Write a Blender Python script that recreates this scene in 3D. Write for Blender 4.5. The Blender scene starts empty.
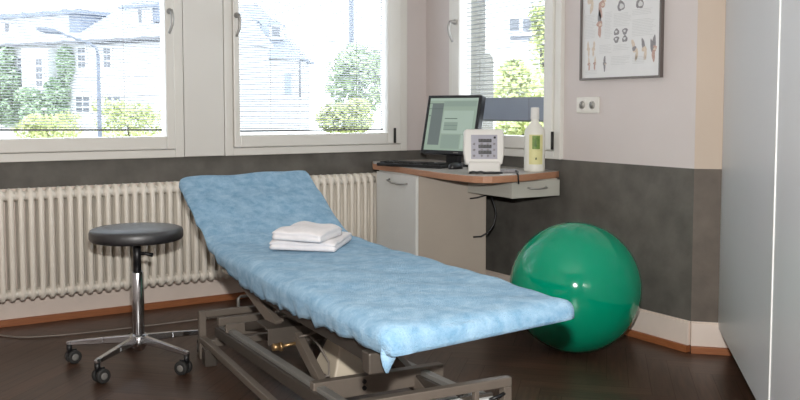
import bpy, bmesh, math, random
from mathutils import Vector, Matrix
random.seed(7)
S = bpy.context.scene
COL = S.collection
PI = math.pi

# ------------------------------------------------------------------ materials
def lin(c):
    c /= 255.0
    return c/12.92 if c <= 0.04045 else ((c+0.055)/1.055)**2.4
def rgb(r, g, b): return (lin(r), lin(g), lin(b), 1.0)

def mat(name, col, rough=.5, metal=0., var=0., vscale=6., bump=0., bscale=60., spec=.5, sheen=0., col2=None, coat=0., detail=4., stretch=None, emit=None, estr=0.):
    m = bpy.data.materials.new(name); m.use_nodes = True
    nt = m.node_tree; N = nt.nodes; Lk = nt.links
    b = N['Principled BSDF']
    b.inputs['Roughness'].default_value = rough
    b.inputs['Metallic'].default_value = metal
    b.inputs['Specular IOR Level'].default_value = spec
    b.inputs['Sheen Weight'].default_value = sheen
    b.inputs['Coat Weight'].default_value = coat
    c = rgb(*col)
    tc = N.new('ShaderNodeTexCoord')
    vec = tc.outputs['Object']
    if stretch:
        mp = N.new('ShaderNodeMapping'); mp.inputs['Scale'].default_value = stretch
        Lk.new(vec, mp.inputs['Vector']); vec = mp.outputs['Vector']
    no = N.new('ShaderNodeTexNoise'); no.inputs['Scale'].default_value = vscale; no.inputs['Detail'].default_value = detail
    Lk.new(vec, no.inputs['Vector'])
    ramp = N.new('ShaderNodeValToRGB')
    if col2 is None:
        lo = tuple(max(0, x*(1-var)) for x in c[:3]) + (1,); hi = tuple(min(1, x*(1+var)) for x in c[:3]) + (1,)
    else:
        lo = c; hi = rgb(*col2)
    ramp.color_ramp.elements[0].color = lo; ramp.color_ramp.elements[0].position = .32
    ramp.color_ramp.elements[1].color = hi; ramp.color_ramp.elements[1].position = .68
    Lk.new(no.outputs['Fac'], ramp.inputs['Fac'])
    Lk.new(ramp.outputs['Color'], b.inputs['Base Color'])
    if bump:
        n2 = N.new('ShaderNodeTexNoise'); n2.inputs['Scale'].default_value = bscale; n2.inputs['Detail'].default_value = 3
        Lk.new(vec, n2.inputs['Vector'])
        bp = N.new('ShaderNodeBump'); bp.inputs['Strength'].default_value = bump; bp.inputs['Distance'].default_value = .01
        Lk.new(n2.outputs['Fac'], bp.inputs['Height']); Lk.new(bp.outputs['Normal'], b.inputs['Normal'])
    if emit:
        b.inputs['Emission Color'].default_value = rgb(*emit); b.inputs['Emission Strength'].default_value = estr
    return m

M = {}
M['wall']    = mat('wall_paint', (214,205,202), .8, var=.02, vscale=3, bump=.05, bscale=150)
M['warmwall']= mat('wall_paint_warm', (204,187,171), .8, var=.02, vscale=3, bump=.05, bscale=150)  # warmer tone than the other walls, used on the pier alone
M['dado']    = mat('dado_wash', (88,85,79), .7, col2=(107,103,97), vscale=9, bump=.12, bscale=40, detail=8)
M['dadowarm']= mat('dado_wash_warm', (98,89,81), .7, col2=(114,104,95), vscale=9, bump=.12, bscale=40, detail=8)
M['ceil']    = mat('ceiling_paint', (235,233,228), .9, var=.01)
M['frame']   = mat('window_white', (230,227,220), .35, var=.01, vscale=2)
M['panel']   = mat('panel_white', (226,223,217), .5, var=.012, vscale=2)
M['skirt']   = mat('skirting_cream', (238,222,210), .5, var=.03, vscale=8)
M['oak']     = mat('oak_strip', (150,90,54), .45, col2=(168,106,66), vscale=7, stretch=(2,2,30))
M['rad']     = mat('radiator_enamel', (238,230,217), .35, var=.02, vscale=4)
M['chrome']  = mat('chrome', (205,206,208), .16, 1., var=.02)
M['steel']   = mat('brushed_steel', (150,148,145), .35, 1., var=.05, vscale=30)
M['handle']  = mat('handle_metal', (172,170,166), .35, .45, var=.03)
M['black']   = mat('black_plastic', (26,26,28), .4, var=.1, vscale=20)
M['rubber']  = mat('black_rubber', (38,37,36), .7, var=.1)
M['vinyl']   = mat('black_vinyl', (30,30,33), .5, var=.05, vscale=30, spec=.8, coat=.9)
M['vinyl'].node_tree.nodes['Principled BSDF'].inputs['Coat Roughness'].default_value = .42
M['grey_ring']= mat('grey_plastic', (120,118,114), .5, var=.05)
M['frame_metal'] = mat('taupe_enamel', (122,112,102), .4, .25, var=.06, vscale=14)
M['frame_dark']  = mat('dark_taupe_enamel', (82,75,68), .45, .25, var=.06, vscale=14)
M['frame_black'] = mat('shadow_brown_enamel', (58,53,48), .5, .1, var=.06)  # upper frame enamel, darkened to carry the shade under the cover
M['alu']     = mat('aluminium_rail', (150,148,143), .4, .3, var=.04)
M['beige']   = mat('beige_housing', (196,184,164), .5, var=.03)
M['brass']   = mat('worn_brass', (170,140,100), .35, .8, var=.05)
M['mattress']= mat('dark_upholstery', (40,44,50), .6, var=.05)
M['ball']    = mat('green_vinyl', (0,150,114), .09, var=.03, vscale=3, spec=.5)
M['towel']   = mat('white_terry', (244,240,241), .95, var=.03, vscale=40, bump=.6, bscale=350, sheen=.3)
M['ward']    = mat('grey_laminate', (218,220,222), .38, var=.012, vscale=2)
M['plinth']  = mat('dark_plinth', (40,36,34), .6, var=.05)
M['cab']     = mat('cabinet_white', (234,235,232), .4, var=.012)
M['cabwarm'] = mat('panel_greige', (170,158,144), .5, var=.02)
M['desktop'] = mat('desk_laminate', (176,170,164), .35, col2=(190,183,176), vscale=50)
M['beech']   = mat('beech_edge', (176,126,98), .4, col2=(192,144,114), vscale=12, stretch=(3,3,60))
M['drawer']  = mat('drawer_grey', (196,194,184), .45, var=.012)
M['device']  = mat('device_white', (226,223,217), .4, var=.01)
M['devpanel']= mat('device_panel', (164,162,174), .4, var=.02)
M['lcd']     = mat('lcd_black', (18,18,20), .2, var=.02)
M['lcdseg']  = mat('lcd_segments', (120,120,122), .4)
M['bottle']  = mat('white_translucent_plastic', (236,234,224), .35, var=.012)
M['white_profile'] = mat('white_edge_profile', (238,238,236), .4, var=.01)
M['label_y'] = mat('label_yellow', (226,220,160), .5, var=.03, vscale=60)
M['label_g'] = mat('label_green', (92,128,44), .5, col2=(126,154,74), vscale=90)
M['label_d'] = mat('label_dark_green', (58,84,40), .5, var=.05)
M['paper']   = mat('paper_white', (232,230,226), .8, var=.01)
M['poster']  = mat('poster_print', (224,223,222), .3, var=.012, vscale=30)
M['pframe']  = mat('poster_frame', (112,104,100), .4, .3, var=.03)
M['ink']     = mat('ink_pale_grey', (196,196,194), .4, col2=(224,223,222), vscale=420)
M['bone']    = mat('ink_bone', (214,198,180), .4, var=.1, vscale=120)
M['muscle']  = mat('ink_red_brown', (192,158,146), .4, var=.15, vscale=120)
M['slate']   = mat('ink_slate', (142,138,140), .4, var=.15, vscale=120)
M['socket']  = mat('socket_white', (228,224,216), .35, var=.01)
M['dark_hole'] = mat('socket_shadow', (170,164,156), .7)
M['slat']    = mat('blind_slat_white', (208,211,217), .5, var=.01)
M['slatgrey']= mat('blind_slat_silver', (150,156,166), .4, .3, var=.03)
M['rail']    = mat('blind_rail_grey', (118,120,122), .45, .3, var=.02)
M['cord']    = mat('pale_cord', (128,120,112), .6, var=.02)
M['lampshade']= mat('lamp_glass', (240,236,226), .4, emit=(255,236,205), estr=3.)
M['stone']   = mat('outside_render', (128,127,120), .9, var=.06, vscale=5, bump=.2)
M['stone_buff']= mat('outside_render_buff', (128,126,116), .9, var=.06, vscale=5, bump=.2)
M['house']   = mat('house_render', (214,212,210), .9, var=.02, vscale=1)
M['housepink']= mat('house_render_pink', (214,206,206), .9, var=.02, vscale=1)
M['roof']    = mat('pale_roof_tiles', (196,197,202), .8, var=.04, vscale=4)
M['rooflead']= mat('lead_roof', (116,124,140), .6, var=.06, vscale=4)
M['roofslate']= mat('slate_roof_hazed', (146,154,168), .7, var=.05, vscale=2)  # slate lightened so that the distance haze sits in its colour
M['gutter']  = mat('gutter_grey', (108,108,112), .6, var=.05)
M['shutter'] = mat('window_pane_dark', (96,98,104), .4, var=.06)
M['winframe']= mat('house_window_white', (220,220,220), .5, var=.01)
M['lamp_post']= mat('lamp_post_blue_grey', (100,106,118), .5, .2, var=.03)
M['ivy']     = mat('ivy_leaf', (134,158,122), .6, col2=(176,194,160), vscale=.7)  # this and the leaf greens below carry the blinds' wash-out in their colour
M['leaf']    = mat('tree_leaf', (138,162,112), .6, col2=(184,198,150), vscale=.9)
M['leafy']   = mat('hedge_leaf', (166,176,108), .6, col2=(198,202,142), vscale=.9)
M['bark']    = mat('bark', (90,80,70), .9, var=.1)
M['street']  = mat('street_grey', (170,170,168), .9, var=.05, vscale=1)

def terry():
    m = mat('blue_terry_plush', (96,150,190), .9, var=.1, sheen=.25, bump=.6, bscale=240)
    nt = m.node_tree; N = nt.nodes; Lk = nt.links; b = N['Principled BSDF']
    tc = N['Texture Coordinate']
    n1 = N.new('ShaderNodeTexNoise'); n1.inputs['Scale'].default_value = 22; n1.inputs['Detail'].default_value = 7; n1.inputs['Roughness'].default_value = .68
    n1.inputs['Distortion'].default_value = .3
    Lk.new(tc.outputs['Object'], n1.inputs['Vector'])
    r = N.new('ShaderNodeValToRGB'); e = r.color_ramp.elements
    e[0].position = .34; e[0].color = rgb(109,156,191)
    e[1].position = .66; e[1].color = rgb(159,194,219)
    Lk.new(n1.outputs['Fac'], r.inputs['Fac']); Lk.new(r.outputs['Color'], b.inputs['Base Color'])
    b.inputs['Sheen Tint'].default_value = rgb(205,228,238)
    return m
M['terry'] = terry()

def glass():
    m = bpy.data.materials.new('window_glass'); m.use_nodes = True
    nt = m.node_tree; N = nt.nodes; Lk = nt.links
    N.remove(N['Principled BSDF'])
    out = N['Material Output']
    t = N.new('ShaderNodeBsdfTransparent'); t.inputs['Color'].default_value = (.97,.98,.98,1)
    g = N.new('ShaderNodeBsdfGlossy'); g.inputs['Roughness'].default_value = .02
    lw = N.new('ShaderNodeLayerWeight'); lw.inputs['Blend'].default_value = .5
    pw = N.new('ShaderNodeMath'); pw.operation = 'POWER'; pw.inputs[1].default_value = 5.; Lk.new(lw.outputs['Facing'], pw.inputs[0])
    f = N.new('ShaderNodeMath'); f.operation = 'MULTIPLY_ADD'; f.inputs[1].default_value = .6; f.inputs[2].default_value = .03; Lk.new(pw.outputs[0], f.inputs[0])
    mx = N.new('ShaderNodeMixShader')
    Lk.new(f.outputs[0], mx.inputs['Fac']); Lk.new(t.outputs[0], mx.inputs[1]); Lk.new(g.outputs[0], mx.inputs[2])
    Lk.new(mx.outputs[0], out.inputs['Surface'])
    return m
M['glass'] = glass()

def floor_mat():
    m = bpy.data.materials.new('dark_oak_parquet'); m.use_nodes = True
    nt = m.node_tree; N = nt.nodes; Lk = nt.links; b = N['Principled BSDF']
    uv = N.new('ShaderNodeUVMap'); uv.uv_map = 'grain'
    mp = N.new('ShaderNodeMapping'); mp.inputs['Scale'].default_value = (5, 70, 1)
    Lk.new(uv.outputs['UV'], mp.inputs['Vector'])
    n = N.new('ShaderNodeTexNoise'); n.inputs['Scale'].default_value = 1.; n.inputs['Detail'].default_value = 5
    Lk.new(mp.outputs['Vector'], n.inputs['Vector'])
    r = N.new('ShaderNodeValToRGB'); e = r.color_ramp.elements
    e[0].position = .25; e[0].color = rgb(54,38,30); e[1].position = .75; e[1].color = rgb(90,66,52)
    Lk.new(n.outputs['Fac'], r.inputs['Fac'])
    at = N.new('ShaderNodeAttribute'); at.attribute_name = 'plank'
    mx = N.new('ShaderNodeMix'); mx.data_type = 'RGBA'; mx.blend_type = 'MULTIPLY'; mx.inputs['Factor'].default_value = 1.
    Lk.new(r.outputs['Color'], mx.inputs['A']); Lk.new(at.outputs['Color'], mx.inputs['B'])
    Lk.new(mx.outputs['Result'], b.inputs['Base Color'])
    b.inputs['Roughness'].default_value = .36
    bp = N.new('ShaderNodeBump'); bp.inputs['Strength'].default_value = .08; bp.inputs['Distance'].default_value = .004
    Lk.new(n.outputs['Fac'], bp.inputs['Height']); Lk.new(bp.outputs['Normal'], b.inputs['Normal'])
    return m
M['floor'] = floor_mat()

# ------------------------------------------------------------------ mesh builder
class MB:
    def __init__(s): s.bm = bmesh.new(); s.mi = 0; s.mats = []
    def use(s, m):
        if m not in s.mats: s.mats.append(m)
        s.mi = s.mats.index(m); return s
    def _f(s, faces, smooth=False):
        for f in faces: f.material_index = s.mi; f.smooth = smooth
    def box(s, x0, x1, y0, y1, z0, z1, mtx=None):
        vs = [Vector(p) for p in ((x0,y0,z0),(x1,y0,z0),(x1,y1,z0),(x0,y1,z0),(x0,y0,z1),(x1,y0,z1),(x1,y1,z1),(x0,y1,z1))]
        if mtx: vs = [mtx @ v for v in vs]
        v = [s.bm.verts.new(p) for p in vs]
        fs = [s.bm.faces.new([v[i] for i in q]) for q in ((3,2,1,0),(4,5,6,7),(0,1,5,4),(1,2,6,5),(2,3,7,6),(3,0,4,7))]
        s._f(fs); return s
    def bar(s, p0, p1, w, h, up=(0,0,1)):
        """rectangular bar from p0 to p1"""
        p0 = Vector(p0); p1 = Vector(p1); d = p1-p0; L = d.length; d.normalize()
        u = Vector(up); sx = d.cross(u).normalized(); uz = sx.cross(d).normalized()
        mt = Matrix(((d.x,sx.x,uz.x,p0.x),(d.y,sx.y,uz.y,p0.y),(d.z,sx.z,uz.z,p0.z),(0,0,0,1)))
        return s.box(0, L, -w/2, w/2, -h/2, h/2, mt)
    def prism(s, poly, z0, z1, mtx=None):
        a = []; b = []
        for x, y in poly:
            p = Vector((x,y,z0)); q = Vector((x,y,z1))
            if mtx: p = mtx @ p; q = mtx @ q
            a.append(s.bm.verts.new(p)); b.append(s.bm.verts.new(q))
        n = len(poly); fs = [s.bm.faces.new(list(reversed(a))), s.bm.faces.new(b)]
        for i in range(n): fs.append(s.bm.faces.new((a[i], a[(i+1)%n], b[(i+1)%n], b[i])))
        s._f(fs); return s
    def tube(s, pts, r, seg=12, closed=False, cap=True):
        pts = [Vector(p) for p in pts]; n = len(pts); rings = []; prev = None
        rr = r if isinstance(r, (list, tuple)) else [r]*n
        for i, p in enumerate(pts):
            if closed: d = pts[(i+1)%n]-pts[i-1]
            else: d = pts[min(i+1,n-1)]-pts[max(i-1,0)]
            d.normalize()
            if prev is None:
                a = Vector((0,0,1)) if abs(d.z) < .9 else Vector((1,0,0))
                x = d.cross(a).normalized()
            else:
                x = (prev - d*prev.dot(d)).normalized()
            prev = x; y = d.cross(x)
            rings.append([s.bm.verts.new(p + (x*math.cos(2*PI*k/seg)+y*math.sin(2*PI*k/seg))*rr[i]) for k in range(seg)])
        fs = []
        for i in range(n if closed else n-1):
            A = rings[i]; B = rings[(i+1)%n]
            for k in range(seg): fs.append(s.bm.faces.new((A[k], A[(k+1)%seg], B[(k+1)%seg], B[k])))
        s._f(fs, True)
        if cap and not closed:
            s._f([s.bm.faces.new(list(reversed(rings[0]))), s.bm.faces.new(rings[-1])])
        return s
    def lathe(s, prof, c=(0,0,0), seg=32, mtx=None):
        rings = []
        for r, z in prof:
            ring = []
            for k in range(seg):
                p = Vector((c[0]+r*math.cos(2*PI*k/seg), c[1]+r*math.sin(2*PI*k/seg), c[2]+z))
                if mtx: p = mtx @ p
                ring.append(s.bm.verts.new(p))
            rings.append(ring)
        fs = []
        for A, B in zip(rings, rings[1:]):
            for k in range(seg): fs.append(s.bm.faces.new((A[k], A[(k+1)%seg], B[(k+1)%seg], B[k])))
        s._f(fs, True)
        s._f([s.bm.faces.new(list(reversed(rings[0]))), s.bm.faces.new(rings[-1])], True)
        return s
    def quad(s, pts):
        s._f([s.bm.faces.new([s.bm.verts.new(Vector(p)) for p in pts])]); return s
    def build(s, name, m=None, parent=None, bevel=0, seg=2, off=None, smooth=None):
        if off is not None:
            for v in s.bm.verts: v.co -= Vector(off)
        me = bpy.data.meshes.new(name); 
        if smooth is not None:
            for f in s.bm.faces: f.smooth = smooth
        bmesh.ops.recalc_face_normals(s.bm, faces=s.bm.faces)
        s.bm.to_mesh(me); s.bm.free()
        if m is not None: me.materials.append(M[m] if isinstance(m, str) else m)
        else:
            for k in s.mats: me.materials.append(M[k])
        o = bpy.data.objects.new(name, me); COL.objects.link(o)
        if parent: o.parent = parent
        if bevel:
            b = o.modifiers.new('bevel', 'BEVEL'); b.width = bevel; b.segments = seg; b.limit_method = 'ANGLE'; b.harden_normals = False
        return o

def tag(o, label, cat, group=None, kind=None):
    o['label'] = label; o['category'] = cat
    if group: o['group'] = group
    if kind: o['kind'] = kind
    return o
def empty(name, loc=(0,0,0), rz=0.):
    o = bpy.data.objects.new(name, None); COL.objects.link(o); o.location = loc; o.rotation_euler = (0,0,rz); o.empty_display_size = .1
    return o
def struct(o): o['kind'] = 'structure'; return o
def arc(c, r, a0, a1, n, ax='xz', fixed=0.):
    out = []
    for i in range(n+1):
        a = a0+(a1-a0)*i/n; p = c[0]+r*math.cos(a); q = c[1]+r*math.sin(a)
        out.append((p, fixed, q) if ax == 'xz' else ((fixed, p, q) if ax == 'yz' else (p, q, fixed)))
    return out

# ------------------------------------------------------------------ room
YB, XR, XL, YF, ZC = 4.80, 3.20, -1.00, -1.00, 2.75     # inner faces of the walls, ceiling
DZ = .833                                                # top of the grey dado
GZ0, GZ1 = .95, 2.25                                     # glass
Fz0, Fz1 = .833, 2.37                                    # window frames
W1 = (.32, 1.572); W2 = (1.811, 3.04); W3 = (3.49, 4.51)  # frame extents
TH = .26

# back wall: dado, painted top, with the two window openings
b = MB().use('dado')
b.box(XL, XR+TH, YB, YB+TH, -.02, DZ)
b.use('wall')
b.box(XL, W1[0], YB, YB+TH, DZ, ZC); b.box(W1[1], W2[0], YB, YB+TH, DZ, ZC); b.box(W2[1], XR+TH, YB, YB+TH, DZ, ZC)
b.box(W1[0], W1[1], YB, YB+TH, Fz1, ZC); b.box(W2[0], W2[1], YB, YB+TH, Fz1, ZC)
struct(b.build('wall_back'))
# right wall with the third window
YP = 2.635                                               # where the splayed pier begins
b = MB().use('dado'); b.box(XR, XR+TH, YP, YB, -.02, DZ)
b.use('wall')
b.box(XR, XR+TH, YP, W3[0], DZ, ZC); b.box(XR, XR+TH, W3[1], YB, DZ, ZC); b.box(XR, XR+TH, W3[0], W3[1], Fz1, ZC)
struct(b.build('wall_right'))
# splayed pier wall running behind the wardrobe (45 degrees)
b = MB()
P0 = (XR, YP); P1 = (XR+.47, YP-.47)
poly = [P0, P1, (P1[0]+.2, P1[1]+.2), (XR+TH, YP+.2), (XR+TH, YP), (XR+.02, YP+.02)]
poly = [P0, P1, (P1[0]+.18, P1[1]+.18), (P0[0]+.18, P0[1]+.18)]
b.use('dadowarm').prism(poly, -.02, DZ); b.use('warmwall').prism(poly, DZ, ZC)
struct(b.build('wall_pier'))
# wall behind the wardrobe
Q1 = (P1[0]-3.2, P1[1]-3.2)
b = MB().use('wall').prism([P1, Q1, (Q1[0]+.15, Q1[1]-.15), (P1[0]+.15, P1[1]-.15)], -.02, ZC)
struct(b.build('wall_wardrobe_side'))
struct(MB().use('wall').box(XL-.2, Q1[0]+.2, YF-.2, YF, -.02, ZC).build('wall_front'))
struct(MB().use('wall').box(XL-.2, XL, YF-.2, YB+TH, -.02, ZC).build('wall_left'))
struct(MB().use('ceil').box(XL-.2, XR+1.0, YF-.2, YB+TH, ZC, ZC+.15).build('ceiling'))

# herringbone parquet, one mesh
def make_floor():
    bm = bmesh.new(); uvl = bm.loops.layers.uv.new('grain'); cl = bm.loops.layers.float_color.new('plank')
    Wd = .085; n = 6; Ln = Wd*n
    ca, sa = math.cos(math.radians(45)), math.sin(math.radians(45))
    rnd = random.Random(3)
    def add(x0, y0, x1, y1, along_x):
        pts = [(x0,y0),(x1,y0),(x1,y1),(x0,y1)]
        wp = [(ca*x-sa*y+1.2, sa*x+ca*y+2.0) for x, y in pts]
        cx = sum(p[0] for p in wp)/4; cy = sum(p[1] for p in wp)/4
        if not (XL-.35 < cx < XR+.75 and YF-.35 < cy < YB+.25): return
        if cx-cy > 1.75: return
        f = bm.faces.new([bm.verts.new((p[0], p[1], 0)) for p in wp])
        ox, oy = rnd.random()*50, rnd.random()*50; t = rnd.uniform(.78, 1.12); w = rnd.uniform(-.03, .03)
        for lp, (x, y) in zip(f.loops, pts):
            lp[uvl].uv = ((x-x0)+ox, (y-y0)+oy) if along_x else ((y-y0)+ox, (x-x0)+oy)
            lp[cl] = (t+w, t, t-w, 1)
    g = .0006
    for i in range(-70, 70):
        for j in range(-14, 14):
            # classic herringbone lattice
            x = i*Wd + j*Ln; y = i*Wd - j*Ln
            add(x+g, y+g, x+Ln-g, y+Wd-g, True)
            add(x+g-Wd+Wd, y+Wd+g, x+Wd-g, y+Wd+Ln-g, False)
    me = bpy.data.meshes.new('floor'); bm.to_mesh(me); bm.free(); me.materials.append(M['floor'])
    o = bpy.data.objects.new('floor', me); COL.objects.link(o); struct(o)
make_floor()
struct(MB().use('plinth').box(XL-.2, XR+1.0, YF-.2, YB+.2, -.14, -.004).build('floor_base'))

# skirtings: cream board over an oak strip
def skirt(p0, p1, h0, h1, t, name, inward):
    d = Vector((p1[0]-p0[0], p1[1]-p0[1], 0)); n = Vector((inward[0], inward[1], 0)).normalized()
    def pl(o): return [(p0[0], p0[1]), (p1[0], p1[1]), (p1[0]+n.x*o, p1[1]+n.y*o), (p0[0]+n.x*o, p0[1]+n.y*o)]
    b = MB().use('skirt').prism(pl(t), h0, h1-.006); b.prism(pl(t*.6), h1-.006, h1)
    struct(b.build(name, bevel=.002))
    o = struct(MB().use('oak').prism(pl(t+.012), 0, h0).build(name.replace('baseboard', 'trim'), bevel=.002))
skirt((XL, YB), (XR, YB), .036, .698, .018, 'baseboard_back', (0,-1))
skirt((XR, YP), (XR, YB-.02), .032, .142, .018, 'baseboard_right', (-1,0))
skirt((P0[0], P0[1]), (P1[0], P1[1]), .032, .142, .018, 'baseboard_pier', (-1,-1))

# mullion panel between the windows
struct(MB().use('panel').box(W1[1]+.004, W2[0]-.004, YB-.022, YB+.0, DZ+.002, Fz1+.05).build('trim_1', bevel=.003))

# ------------------------------------------------------------------ windows (frame > sash, glass pane, handle, hinge)
def window(name, a0, a1, g0, g1, mtx, handle_side, hinge_a, sash_gap=.06):
    """built in local coords: x along wall, y = depth (0 at the wall face, + outwards), z up"""
    def ring(x0, x1, z0, z1, w0, w1, wb, wt, y0, y1, m):
        mb = MB().use(m)
        mb.box(x0, x0+w0, y0, y1, z0, z1, mtx); mb.box(x1-w1, x1, y0, y1, z0, z1, mtx)
        mb.box(x0+w0, x1-w1, y0, y1, z0, z0+wb, mtx); mb.box(x0+w0, x1-w1, y0, y1, z1-wt, z1, mtx)
        return mb
    fr = ring(a0, a1, Fz0, Fz1, .05, .05, .044, .05, -.024, .075, 'frame').build(name, bevel=.004); struct(fr)
    s0, s1 = a0+.052, a1-.052
    sa = ring(s0, s1, Fz0+.047, Fz1-.052, g0-s0, s1-g1, GZ0-Fz0-.047, .07, -.036, .06, 'frame').build('sash', parent=fr, bevel=.006)
    MB().box(g0-.008, g1+.008, .032, .038, GZ0-.008, Fz1-.115, mtx).build('glass_pane', 'glass', fr)
    # lever handle
    hx = (s0+g0)/2 if handle_side < 0 else (s1+g1)/2
    h = MB().use('handle')
    rot = mtx @ Matrix.Translation((hx, -.036, 1.63)) @ Matrix.Rotation(PI/2, 4, 'X')
    h.lathe([(.015,0),(.016,.004),(.016,.01),(.010,.012),(.009,.04)], seg=16, mtx=rot)
    pts = [mtx @ Vector(p) for p in ((hx,-.075,1.633),(hx,-.082,1.618),(hx+.003,-.085,1.59),(hx+.002,-.08,1.555),(hx-.006,-.07,1.525),(hx-.012,-.066,1.508))]
    h.tube(pts, [.009,.0095,.009,.0085,.008,.007], 10)
    h.build('handle', parent=fr)
    p = MB().use('rubber')
    p.tube([mtx @ Vector((hinge_a,-.042,.885)), mtx @ Vector((hinge_a,-.042,.98))], .008, 10)
    p.build('hinge', parent=fr)
    return fr
mB = Matrix.Translation((0, YB, 0))
# right wall: local x -> world y, local y -> world +x
mR = Matrix(((0,1,0,XR),(1,0,0,0),(0,0,1,0),(0,0,0,1)))
window('window_1', W1[0], W1[1], .43, 1.472, mB, 1, .345)
window('window_2', W2[0], W2[1], 1.90, 2.887, mB, -1, 2.935)
window('window_3', W3[0], W3[1], 3.612, 4.39, mR, 1, 3.53)

# ------------------------------------------------------------------ venetian blinds
def blind(label, g0, g1, mtx, zbot, pitch, tilt, stack=None, group='venetian blinds in the windows', tip=0., w=.016):
    org = mtx @ Vector(((g0+g1)/2, -.0, zbot))
    e = empty('venetian_blind', org); tag(e, label, 'blind', group)
    x0, x1 = g0+.012, g1-.012
    yc = .012
    def T(z, x): return z + tip*(x-x1)
    sl = MB().use('slat' if stack is None else 'slatgrey')
    z = (zbot+.014) if stack is None else stack[1]+pitch
    def slat(mb, z, tl, w=w):
        c, s_ = math.cos(tl)*w/2, math.sin(tl)*w/2
        # tilted slat, slightly crowned: two quads
        pts = [(yc-c, z-s_), (yc, z+.0012), (yc+c, z+s_)]
        for (ya, za), (yb, zb) in zip(pts, pts[1:]):
            mb.quad([mtx @ Vector(q) for q in ((x0,ya,T(za,x0)),(x1,ya,T(za,x1)),(x1,yb,T(zb,x1)),(x0,yb,T(zb,x0)))])
    while z < 2.20:
        slat(sl, z, tilt); z += pitch
    sl.build('slats', parent=e, off=org, smooth=True)
    if stack:
        st = MB().use('slatgrey'); z = stack[0]
        while z < stack[1]:
            slat(st, z, math.radians(62), .02); z += .0125
        st.build('closed_slats', parent=e, off=org, smooth=True)
    rb = MB().use('rail')
    pa = mtx @ Vector((x0,yc,T(zbot,x0))); pb = mtx @ Vector((x1,yc,T(zbot,x1)))
    rb.bar(pa, pb, .018, .010); rb.build('bottom_rail', parent=e, off=org, bevel=.002)
    hr = MB().use('rail').box(x0, x1, yc-.014, yc+.014, 2.205, 2.235, mtx); hr.build('head_rail', parent=e, off=org, bevel=.002)
    for f in (.2, .8):
        xc = x0+(x1-x0)*f
        MB().use('cord').tube([mtx @ Vector((xc,yc-.010,T(zbot,xc))), mtx @ Vector((xc,yc-.010,2.21))], .0008, 6).build('ladder_cord', parent=e, off=org)
    return e
blind('white venetian blind in the left window over the street lamp view', .43, 1.472, mB, .985, .0145, math.radians(-16), tip=-.012)
blind('white venetian blind in the middle window with closely spaced slats', 1.90, 2.887, mB, .972, .0142, math.radians(-24))
blind('venetian blind in the window over the desk with grey slats bunched at its bottom', 3.612, 4.39, mR, 1.034, .026, math.radians(-9), stack=(1.045, 1.165))

# ------------------------------------------------------------------ radiator
def radiator():
    x0, pitch, n = -.18, .0462, 66
    e = empty('column_radiator', (x0, 4.66, .15)); tag(e, 'cream column radiator under the left and middle windows', 'radiator')
    z0, z1 = .152, .712; r = .0142; yf, ybk = -.040, .040
    def sec():
        mb = MB().use('rad')
        def loop(ya, yb, R):
            pts = []
            h = z1-z0
            pts += [(0, ya, R+.01+i*(h-2*R-.02)/2) for i in range(3)]
            pts += [(0, ya+R-R*math.cos(a), h-R+ (R-r*.9)*math.sin(a)) for a in (PI/6, PI/3, PI/2)]
            pts += [(0, yb-R+R*math.cos(a), h-R+(R-r*.9)*math.sin(a)) for a in (PI/2-.2, PI/3, PI/6)]
            pts += [(0, yb, h-R-.01-i*(h-2*R-.02)/2) for i in range(3)]
            pts += [(0, yb-R+R*math.cos(a), R-(R-r*.9)*math.sin(a)) for a in (PI/6, PI/3, PI/2)]
            pts += [(0, ya+R-R*math.cos(a), R-(R-r*.9)*math.sin(a)) for a in (PI/2-.2, PI/3, PI/6)]
            mb.tube(pts, r, 10, closed=True)
        loop(yf, ybk, .034)
        mb.tube([(0,0,.03),(0,0,z1-z0-.03)], r, 10)
        for z in (.038, z1-z0-.038):                        # the hubs that join the sections
            mb.tube([(-pitch/2,.0,z),(-pitch*.2,.0,z),(pitch*.2,.0,z),(pitch/2,.0,z)], [.024,.024,.024,.024], 14)
            mb.box(-.006, .006, yf, ybk, z-.02, z+.02)
            mb.tube([(-pitch/2,yf+.010,z),(pitch/2,yf+.010,z)], .0205, 12)
        return mb
    s0 = sec().build('section', parent=e)
    for k in range(1, n):
        c = s0.copy(); COL.objects.link(c); c.parent = e; c.location = (k*pitch, 0, 0)
    # wall brackets and supply pipe
    for xx in (.4, 1.5, 2.5):
        MB().use('rad').box(xx-.012, xx+.012, .035, .125, .42, .45).build('bracket', parent=e)
    MB().use('rad').tube([(-.03,0,.045),(-.10,0,.045),(-.12,0,.03),(-.12,0,-.10),(-.12,0,-.15)], .010, 10).build('supply_pipe', parent=e)
    mbv = MB().use('rad'); mbv.tube([(n*pitch-.03,0,.515),(n*pitch+.02,0,.515)], .012, 10); mbv.build('vent_plug', parent=e)
radiator()

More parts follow.
